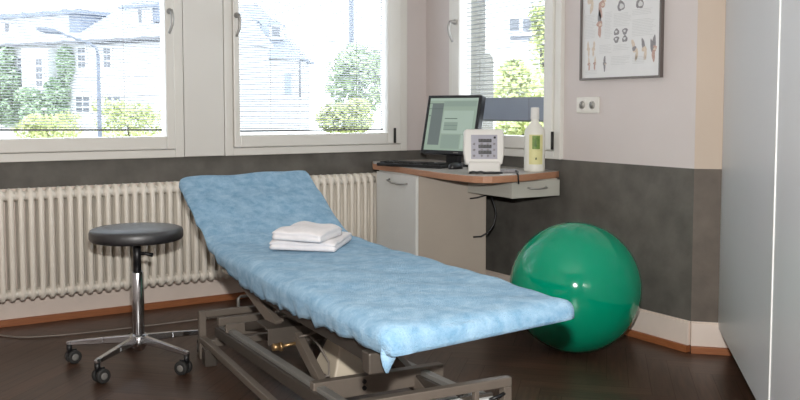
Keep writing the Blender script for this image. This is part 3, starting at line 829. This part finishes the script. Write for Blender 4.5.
# cable hanging below the desk
hc = MB().use('black'); hc.tube([(2.99,3.86,.645),(2.955,3.79,.625),(2.965,3.775,.58),(2.975,3.772,.53),(2.962,3.775,.47),(2.935,3.785,.43),(2.895,3.80,.407),(2.870,3.835,.402)], .0048, 8)
hc.tube([(2.86,3.855,.612),(2.885,3.825,.618),(2.93,3.79,.634),(2.97,3.82,.66)], .004, 8)
tag(hc.build('desk_cable'), 'black cable dangling below the desk beside the greige panel', 'cable')
# cable along the floor
fc = MB().use('cord'); fc.tube([(.30,4.72,.005),(.45,4.68,.005),(.583,4.595,.005),(.65,4.51,.005),(.70,4.478,.005),(.83,4.441,.005),(1.013,4.417,.005),(1.307,4.401,.005),(1.516,4.397,.005),(1.75,4.36,.005),(1.85,4.2,.005)], .0035, 8)
tag(fc.build('floor_cable'), 'thin grey cable on the parquet running behind the stool', 'cable')

# ------------------------------------------------------------------ double socket and poster on the right wall
so = empty('double_socket', (XR, 3.304, 1.12)); tag(so, 'white double wall socket below the anatomy poster', 'socket')
MB().use('socket').box(-.011,0,-.080,.080,-.041,.041).build('frame_plate', parent=so, bevel=.004)
for y in (-.036,.036):
    k = MB().use('socket'); k.box(-.013,-.010,y-.029,y+.029,-.029,.029)
    k.use('dark_hole'); rot = Matrix.Translation((-.0129,y,0)) @ Matrix.Rotation(-PI/2,4,'Y')
    k.lathe([(.0185,0),(.0205,.0004),(.0205,.001)], seg=24, mtx=rot); k.use('socket').lathe([(.004,.001),(.0185,.0013)], seg=24, mtx=rot)
    k.use('dark_hole'); k.box(-.0150,-.0140,y-.003,y+.003,.006,.012); k.box(-.0150,-.0140,y-.003,y+.003,-.012,-.006); k.box(-.0150,-.0140,y-.006,y+.006,.0175,.0205); k.box(-.0150,-.0140,y-.006,y+.006,-.0205,-.0175)
    k.build('socket_insert', parent=so)
def poster():
    y0, y1, z0, z1 = 2.822, 3.352, 1.246, 1.996
    e = empty('anatomy_poster', (XR, (y0+y1)/2, (z0+z1)/2)); tag(e, 'framed anatomy poster of joint drawings on the wall right of the window', 'poster')
    o = (XR, (y0+y1)/2, (z0+z1)/2)
    f = MB().use('pframe'); w = .010
    f.box(XR-.024,XR-.001,y0,y0+w,z0,z1); f.box(XR-.024,XR-.001,y1-w,y1,z0,z1); f.box(XR-.024,XR-.001,y0+w,y1-w,z0,z0+w); f.box(XR-.024,XR-.001,y0+w,y1-w,z1-w,z1)
    f.build('frame', parent=e, off=o, bevel=.001)
    xs = XR-.014
    sh = MB().use('poster').box(xs,XR-.002,y0+w,y1-w,z0+w,z1-w).build('sheet', parent=e, off=o)
    # a = across from the left edge (far end), b = metres above the frame's lower edge
    def blob(k, pts, lv=1):
        mb.use(k); mb.quad([(xs-.0004*lv, y1-a, z0+b_) for a, b_ in pts])
    def oval(k, a, b_, ra, rb, rot=0., n=14, lv=1, wob=.12, sd=0):
        mb.use(k); pts = []
        for i in range(n):
            t = 2*PI*i/n; q = 1+wob*math.sin(3*t+sd)+wob*.6*math.sin(5*t+sd*2)
            x, y = ra*q*math.cos(t), rb*q*math.sin(t)
            pts.append((xs-.0004*lv, y1-(a+x*math.cos(rot)-y*math.sin(rot)), z0+b_+x*math.sin(rot)+y*math.cos(rot)))
        mb.quad(pts)
    def joint(a, b_, h, lean, cols=('bone','muscle'), sd=0):
        # two bones meeting at a joint: flared ends
        oval(cols[0], a-lean*h*.3, b_+h*.26, h*.10, h*.30, lean*.6, sd=sd); oval(cols[1], a+lean*h*.2, b_-h*.26, h*.09, h*.30, -lean*.4, sd=sd+1)
        oval(cols[1], a, b_, h*.17, h*.14, 0, lv=2, sd=sd+2); oval('bone', a+.006, b_-.002, h*.08, h*.06, 0, lv=3, sd=sd)
    mb = None
    class P:
        def __enter__(q):
            nonlocal mb; mb = MB()
        def __exit__(q, *a): mb.build('printed_drawing', parent=sh, off=o)
    def J(*a):
        with P(): joint(*a)
    def OV(*calls):
        with P():
            for c_, kw in calls: oval(*c_, **kw)
    for a in ((.062,.395,.115,.5,('bone','bone'),1),(.145,.372,.13,-.45,('bone','muscle'),2),(.130,.275,.12,.05,('slate','muscle'),3),
              (.055,.155,.07,.15,('bone','bone'),4),(.090,.155,.07,-.15,('bone','bone'),1),(.06,.080,.06,.1,('bone','muscle'),2),(.100,.082,.06,-.1,('bone','muscle'),3),(.168,.078,.07,.0,('slate','slate'),5),
              (.425,.135,.095,.3,('slate','bone'),2)): J(*a)
    for a, k in ((.242,'bone'),(.262,'muscle'),(.282,'bone')): OV(((k,a,.43,.008,.045,0),dict(sd=a*50)))
    OV((('bone',.445,.425,.020,.048,.05),dict(sd=2)), (('muscle',.452,.44,.009,.04,0),dict(lv=2,sd=1)))
    for a, b_, r in ((.272,.352,.024),(.392,.352,.024)): OV((('slate',a,b_,r,r*1.05),dict(sd=a*9)), (('ink',a+.004,b_-.002,r*.6,r*.55),dict(lv=2,sd=a*7)))
    for a in (.245,.300):
        for b_ in (.192,.228): OV((('slate',a,b_,.018,.016,.3),dict(sd=a*60+b_*90)), (('ink',a-.002,b_+.002,.008,.006),dict(lv=2)))
    with P(): joint(.368,.135,.095,.45,('bone','bone'),1); oval('slate',.362,.142,.014,.010,.6,lv=4,sd=2)
    with P(): joint(.482,.135,.11,-.05,('slate','muscle'),4); oval('slate',.470,.15,.009,.03,.1,lv=3,sd=2)
    for a in (.07,.16,.27,.39,.47):                                  # the drawings above the picture's edge
        J(a,.55,.12,(.3 if a<.3 else -.25),('bone','muscle'),a*10); J(a,.66,.09,(-.2 if a<.3 else .3),('bone','slate'),a*20)
    rnd = random.Random(5)
    for a0, a1, b0, b1 in ((.025,.105,.21,.33),(.165,.215,.20,.33),(.225,.34,.255,.32),(.345,.50,.30,.325),(.345,.50,.20,.28),(.13,.215,.13,.17),(.225,.345,.14,.165),(.21,.335,.07,.11),(.35,.44,.07,.105),(.03,.12,.03,.05),(.16,.22,.40,.44)):
        b_ = b0; mb = MB().use('ink')
        while b_ < b1:
            L = (a1-a0)*rnd.uniform(.72,1.0); mb.quad([(xs-.0004,y1-a0,z0+b_),(xs-.0004,y1-a0-L,z0+b_),(xs-.0004,y1-a0-L,z0+b_+.0030),(xs-.0004,y1-a0,z0+b_+.0030)]); b_ += .0075
        mb.build('printed_text', parent=sh, off=o)
poster()

# ------------------------------------------------------------------ outside
def leaves(mb, mkey, c, rad, n, size, seed, shell=.55):
    rnd = random.Random(seed); mb.use(mkey)
    for _ in range(n):
        while True:
            p = Vector((rnd.uniform(-1,1),rnd.uniform(-1,1),rnd.uniform(-1,1)))
            if p.length < 1 and p.length > shell*rnd.random(): break
        q = Vector((c[0]+p.x*rad[0], c[1]+p.y*rad[1], c[2]+p.z*rad[2]))
        a = Vector((rnd.gauss(0,1),rnd.gauss(0,1),rnd.gauss(0,1))).normalized(); b_ = a.orthogonal().normalized(); s = size*rnd.uniform(.6,1.3)
        mb.quad([q-a*s, q+b_*s*.5, q+a*s, q-b_*s*.5])
struct(MB().use('street').box(-60,110,9,110,-4.2,-4.0).build('ground_street'))
ZG = -4.0
# the house seen through the left window: local x along its front (right), z up
K = 2.0
HO = Vector((5.85*K, 24.81*K, 0)); HL = Vector((.5,-.866,0)).normalized(); HN = Vector((HL.y,-HL.x,0))   # HN faces the room
hm = Matrix(((HL.x,HN.x,0,HO.x),(HL.y,HN.y,0,HO.y),(0,0,1,0),(0,0,0,1)))
def hz(z): return 1.1+(z-1.1)*K
hA = empty('townhouse', HO); tag(hA, 'pale townhouse with dormers and barred windows seen through the left window', 'house')
def hp(name, mb, parent=hA, bev=0): return mb.build(name, parent=parent, off=tuple(HO), bevel=bev)
w = MB().use('house'); w.box(-12,5.4,-8,0,ZG,hz(2.92),hm); hp('wall', w)
bx = MB().use('winframe'); bx.box(-2.7*K,-1.62*K,0,.7,hz(1.55),hz(2.80),hm); bay = hp('bay', bx)
def prism_x(mb, x0, x1, prof):
    """prof: (y,z) outline, extruded along the house front"""
    a = [mb.bm.verts.new(hm @ Vector((x0,y,z))) for y, z in prof]; b_ = [mb.bm.verts.new(hm @ Vector((x1,y,z))) for y, z in prof]
    n = len(prof); mb._f([mb.bm.faces.new(a), mb.bm.faces.new(list(reversed(b_)))]+[mb.bm.faces.new((a[i],a[(i+1)%n],b_[(i+1)%n],b_[i])) for i in range(n)])
r = MB().use('roof'); prism_x(r, -12.2, 5.6, [(.5,hz(2.93)),(.5,hz(2.98)),(-2.8,hz(4.0)),(-5.2,hz(4.0)),(-8.3,hz(2.98)),(-8.3,hz(2.93))]); hp('roof', r)
gt = MB().use('gutter'); gt.box(-12.2,5.6,.48,.66,hz(2.90),hz(2.965),hm)
for i in range(40): gt.box(-1.2+i*.17,-1.1+i*.17,.02,.5,hz(2.85),hz(2.91),hm)
hp('eave', gt)
# long flat-roofed dormer on the left, small dormer on the right
d = MB().use('house'); d.box(-12,-1.3*K,-2.6,-.35,hz(3.1),hz(3.74),hm); d.use('rooflead'); d.box(-12.1,-.72*K,-3.0,.05,hz(3.74),hz(3.86),hm)
prism_x(d, -1.32*K, -.85*K, [(-.3,hz(3.25)),(-.3,hz(3.74)),(-2.2,hz(3.74)),(-2.2,hz(3.45))]); dA = hp('dormer', d)
dw = MB().use('shutter'); dw.box(-4.0*K,-3.86*K,-.36,-.30,hz(3.36),hz(3.62),hm); dw.box(-3.72*K,-3.5*K,-.36,-.30,hz(3.58),hz(3.62),hm); hp('dormer_window', dw, dA)
d = MB().use('house'); d.box(.72*K,1.62*K,-3.0,-.6,hz(3.2),hz(3.83),hm); d.use('rooflead'); prism_x(d, .55*K, 1.88*K, [(-.3,hz(3.80)),(-.3,hz(3.86)),(-1.6,hz(4.10)),(-3.0,hz(4.05)),(-3.0,hz(3.80))])
d.box(1.42*K,1.80*K,-2.4,-.7,hz(3.42),hz(3.80),hm); dB = hp('dormer', d)
dw = MB().use('winframe'); dw.box(1.0*K,1.40*K,-.62,-.54,hz(3.36),hz(3.80),hm); dw.use('shutter'); dw.box(1.18*K,1.30*K,-.56,-.52,hz(3.42),hz(3.76),hm); hp('dormer_window', dw, dB)
for (x0,x1,z0,z1,y) in ((-3.22,-2.80,2.10,2.58,0),(-2.06,-1.82,1.72,2.50,.7),(-.78,-.52,2.22,2.80,0),(.19,.43,2.20,2.77,0),(-.9,-.4,1.0,1.45,0),(.2,.75,1.0,1.45,0),(-2.75,-2.45,.9,1.4,0)):
    fw = MB().use('winframe'); fw.box(x0*K-.12,x1*K+.12,y,y+.08,hz(z0)-.1,hz(z1)+.1,hm); fo = hp('window', fw)
    p = MB().use('shutter'); n = 2; ww = (x1-x0)*K
    for i in range(n):
        for j in range(3 if y == 0 else 4):
            h_ = (z1-z0)*K/(3 if y == 0 else 4)
            p.box(x0*K+i*ww*.55, x0*K+i*ww*.55+ww*.45, y+.07, y+.10, hz(z0)+j*h_+.04, hz(z0)+(j+1)*h_-.04, hm)
    hp('pane', p, fo)
st = MB().use('housepink'); st.box(-.95*K,2.7*K,0,.10,hz(1.98),hz(2.03),hm); st.box(-.95*K,2.7*K,0,.16,hz(1.45),hz(1.5),hm); hp('string_course', st)
# ivy on its front
iv = MB(); 
for i,(x,z,rx,rz_,n) in enumerate(((-3.75,2.55,.62,.44,900),(-3.6,1.9,.9,.5,1200),(-2.5,1.45,.8,.32,1200),(-1.5,1.55,.55,.45,1100),(-1.15,2.35,.28,.52,900),(-2.0,1.0,1.2,.4,1400),(-3.6,1.1,.8,.5,1200),(-2.62,2.2,.10,.5,260))):
    c = hm @ Vector((x*K,.3,hz(z))); leaves(iv, 'ivy', c, (rx*K*.5+.2,rx*K*.87,rz_*K), n, .17, i, .0)
tag(iv.build('ivy'), 'green ivy climbing the left half of the pale townhouse', 'ivy', kind='stuff')
# yellow-green shrubs before it
def shrub(label, cat, c, rad, n, size, seed, key, grp=None, trunk=True):
    e = empty('tree' if cat == 'tree' else 'shrub', (c[0],c[1],ZG)); tag(e, label, cat, grp)
    o = (c[0],c[1],ZG); mb = MB(); leaves(mb, key, c, rad, n, size, seed)
    rnd = random.Random(seed+50)
    for k in range(5):
        q = (c[0]+rnd.uniform(-.7,.7)*rad[0], c[1]+rnd.uniform(-.6,.6)*rad[1], c[2]+rnd.uniform(.2,.9)*rad[2])
        leaves(mb, key, q, (rad[0]*.42,rad[1]*.42,rad[2]*.42), n//7, size, seed+k+1)
    mb.build('crown', parent=e, off=o)
    t = MB().use('bark'); t.tube([(c[0],c[1],ZG),(c[0]+.1,c[1],(ZG+c[2])/2),(c[0],c[1]+.1,c[2])], [.16,.12,.05], 8); t.build('trunk', parent=e, off=o)
FW = Vector((.530,.848,0)); RT = Vector((.848,-.530,0))
def far(lat, dep, z): v = RT*lat+FW*dep; return (v.x, v.y, z)
# lat = metres right of the line of sight, dep = metres ahead
shrub('yellow-green shrub left of the street lamp outside the left window', 'shrub', far(-15.2,38,.2), (1.4,1.4,.62), 800, .12, 21, 'leafy')
shrub('tall yellow-green shrub right of the street lamp outside the left window', 'shrub', far(-11.7,38,.4), (1.5,1.5,.95), 850, .12, 22, 'leafy')
# street lamp
lc = far(-11.43,33.5,ZG); lp = empty('street_lamp', lc); tag(lp, 'grey street lamp with a curved arm seen through the left window', 'street lamp')
lz = 3.45
MB().use('lamp_post').tube([lc,(lc[0],lc[1],0),(lc[0],lc[1],lz-.3)], [.10,.085,.07], 10).build('post', parent=lp, off=lc)
ap = [(0,lz-.32),(-.05,lz-.05),(-.3,lz+.12),(-.9,lz+.33),(-1.5,lz+.55)]
MB().use('lamp_post').tube([(lc[0]+RT.x*a, lc[1]+RT.y*a, z) for a, z in ap], .055, 8).build('arm', parent=lp, off=lc)
MB().use('lamp_post').tube([(lc[0]+RT.x*a, lc[1]+RT.y*a, z) for a, z in ((-1.4,lz+.52),(-1.75,lz+.60),(-2.15,lz+.66),(-2.3,lz+.66))], [.06,.13,.12,.05], 10).build('lamp_head', parent=lp, off=lc)
# the house behind the middle window
D2 = 75.; fm2 = Matrix(((RT.x,FW.x,0,FW.x*D2),(RT.y,FW.y,0,FW.y*D2),(0,0,1,0),(0,0,0,1)))
def L2(u): return (u-400.)*D2/880.
def Z2(v): return 1.1+(109.-v)*D2/880.
hB = empty('slate_roofed_house', (FW.x*D2,FW.y*D2,ZG)); tag(hB, 'hazy house with slate hip roof and small dormers seen through the middle window', 'house')
o2 = (FW.x*D2,FW.y*D2,ZG)
MB().use('house').box(L2(214),L2(300),0,8,ZG,Z2(60),fm2).build('wall', parent=hB, off=o2)
rb = MB().use('roofslate')
ea, eb, zr, ze = L2(208), L2(306), Z2(0), Z2(59)
P_ = [fm2 @ Vector(p) for p in ((ea,-.5,ze),(eb,-.5,ze),(eb,8.5,ze),(ea,8.5,ze),(ea+1.2,4,zr),(L2(252),4,zr))]
V_ = [rb.bm.verts.new(p) for p in P_]
rb._f([rb.bm.faces.new([V_[i] for i in q]) for q in ((0,1,5,4),(1,2,5),(2,3,4,5),(3,0,4),(3,2,1,0))]); rb.build('roof', parent=hB, off=o2)
for u0,u1,v0,v1 in ((240,257,22,44),(270,283,26,40)):
    d = MB().use('winframe'); d.box(L2(u0),L2(u1),.2,2.6,Z2(v1),Z2(v0),fm2); d.use('roofslate'); d.prism([(L2(u0-2),Z2(v0)),(L2(u1+2),Z2(v0)),(L2((u0+u1)/2),Z2(v0-6))], .1, 2.6, fm2 @ Matrix(((1,0,0,0),(0,0,1,0),(0,1,0,0),(0,0,0,1)))); dd = d.build('dormer', parent=hB, off=o2)
    MB().use('shutter').box(L2(u0)+.2,L2(u1)-.2,.15,.2,Z2(v1)+.3,Z2(v0)-.1,fm2).build('dormer_window', parent=dd, off=o2)
MB().use('gutter').tube([fm2 @ Vector((L2(301),-.25,Z2(60))), fm2 @ Vector((L2(300.5),-.2,Z2(66))), fm2 @ Vector((L2(300.5),-.1,Z2(97)))], .09, 8).build('downpipe', parent=hB, off=o2)
for u in (258,284):
    f_ = MB().use('winframe').box(L2(u),L2(u+9),-.06,0,Z2(96),Z2(72),fm2).build('window', parent=hB, off=o2)
    MB().use('roofslate').box(L2(u)+.08,L2(u+9)-.08,-.09,-.06,Z2(95),Z2(73),fm2).build('pane', parent=f_, off=o2)
# mast and wire
mc = far(-1.54, 28.1, ZG); mk = MB().use('lamp_post'); mk.tube([mc,(mc[0],mc[1],3.0),(mc[0],mc[1],6.8)], .085, 10); tag(mk.build('street_mast'), 'tall blue-grey mast rising right of centre outside the middle window', 'mast')
wr = MB().use('winframe'); wr.tube([far(-6.5,28,1.1+(109-37)*28/880), far(-3.4,28,1.1+(109-40)*28/880), far(-1.66,28,1.1+(109-43)*28/880)], .03, 6); tag(wr.build('overhead_wire'), 'white overhead wire crossing the view of the middle window', 'wire')
shrub('green leafy tree on the right outside the middle window', 'tree', far(-1.05,24,1.9), (1.0,1.0,.95), 1700, .10, 31, 'leaf')
shrub('light green bush at the lower right outside the middle window', 'shrub', far(-1.35,22,.85), (.75,.75,.42), 1200, .08, 32, 'leafy')
# what the right window shows: rendered pier outside, house front and trees
pr = MB().use('stone'); pr.box(3.285,3.425,4.46,4.53,.70,2.5); pr.box(3.285,3.425,3.47,3.54,.70,2.5)
struct(pr.build('trim_2', bevel=.004))
bt = MB().use('stone'); bt.prism([(x,z) for x, z in [(3.53,-.5),(3.53,1.40)]+[(3.58-.05*math.cos(a*PI/8),1.40+.07*math.sin(a*PI/8)) for a in range(1,8)]+[(3.63,1.40),(3.63,-.5)]], 4.63, 4.695, Matrix(((1,0,0,0),(0,0,1,0),(0,1,0,0),(0,0,0,1))))
struct(bt.build('wall_outside_buttress', bevel=.01))
D3 = 34.; fm3 = Matrix(((RT.x,FW.x,0,FW.x*D3),(RT.y,FW.y,0,FW.y*D3),(0,0,1,0),(0,0,0,1))); o3 = (FW.x*D3+RT.x*5,FW.y*D3+RT.y*5,ZG)
def L3(u): return (u-400.)*D3/880.
def Z3(v): return 1.1+(109.-v)*D3/880.
hC = empty('white_house', o3); tag(hC, 'white house front with grey windows seen through the right window', 'house')
MB().use('house').box(L3(455),L3(600),0,8,ZG,Z3(-90),fm3).build('wall', parent=hC, off=o3)
MB().use('housepink').box(L3(455),L3(600),-.08,0,Z3(47.5),Z3(46),fm3).build('string_course', parent=hC, off=o3)
for u0,u1,v0,v1 in ((508.5,518,20,32),(521.5,531,20,32),(509,531,36.5,41),(508,518,-30,-14),(522,532,-30,-14)):
    f_ = MB().use('winframe').box(L3(u0)-.05,L3(u1)+.05,-.06,0,Z3(v1)-.05,Z3(v0)+.05,fm3).build('window', parent=hC, off=o3)
    MB().use('shutter').box(L3(u0),L3(u1),-.09,-.06,Z3(v1),Z3(v0),fm3).build('pane', parent=f_, off=o3)
shrub('bright green tree at the right edge of the right window', 'tree', far((545-400)*16/880,16,1.1+(109-45)*16/880), (.30,.30,.75), 1100, .05, 41, 'leafy')
shrub('leafy bush in the middle of the right window behind the blind', 'shrub', far((520-400)*14/880,14,1.1+(109-92)*14/880), (.50,.50,.42), 1600, .05, 42, 'leafy')
shrub('low green bush under the bunched slats of the right window', 'shrub', far((530-400)*12/880,12,1.1+(109-128)*12/880), (.50,.50,.22), 1200, .045, 43, 'leafy')

# ------------------------------------------------------------------ light
def add_light(name, kind, loc, energy, color=(1,1,1), **kw):
    l = bpy.data.lights.new(name, kind); l.energy = energy; l.color = color
    for k, v in kw.items(): setattr(l, k, v)
    o = bpy.data.objects.new(name, l); COL.objects.link(o); o.location = loc; return o
# the photographer's flash just above the lens
fl = add_light('camera_flash', 'AREA', (.03,.02,1.30), 64, (1,.985,.955), shape='RECTANGLE', size=.07, size_y=.045)
fl.rotation_euler = (math.radians(88), 0, math.radians(-32))
W = bpy.data.worlds.new('overcast'); S.world = W; W.use_nodes = True
nt = W.node_tree; bg = nt.nodes['Background']
tc = nt.nodes.new('ShaderNodeTexCoord'); sp = nt.nodes.new('ShaderNodeSeparateXYZ'); rp = nt.nodes.new('ShaderNodeValToRGB')
nt.links.new(tc.outputs['Generated'], sp.inputs[0]); nt.links.new(sp.outputs['Z'], rp.inputs['Fac'])
rp.color_ramp.elements[0].color = (.88,.94,1,1); rp.color_ramp.elements[1].color = (.80,.90,1,1); rp.color_ramp.elements[1].position = .9
nt.links.new(rp.outputs['Color'], bg.inputs['Color']); bg.inputs['Strength'].default_value = 3.7

# ------------------------------------------------------------------ camera
cd_ = bpy.data.cameras.new('camera'); cam = bpy.data.objects.new('camera', cd_); COL.objects.link(cam)
cam.location = (0,0,1.1); cam.rotation_euler = (math.radians(90-3.8), 0, math.radians(-32))
cd_.sensor_width = 36; cd_.sensor_fit = 'HORIZONTAL'; cd_.lens = 880/800*36; cd_.shift_y = -(200-167.45)/800; cd_.clip_start = .02; cd_.clip_end = 300
S.camera = cam
S.view_settings.view_transform = 'Standard'; S.view_settings.look = 'None'; S.view_settings.exposure = .52; S.view_settings.gamma = 1.; S.view_settings.use_curve_mapping = False
S.cycles.use_denoising = True
S.cycles.max_bounces = 10; S.cycles.transparent_max_bounces = 24; S.cycles.caustics_reflective = False; S.cycles.caustics_refractive = False
S.cycles.sample_clamp_indirect = 6.
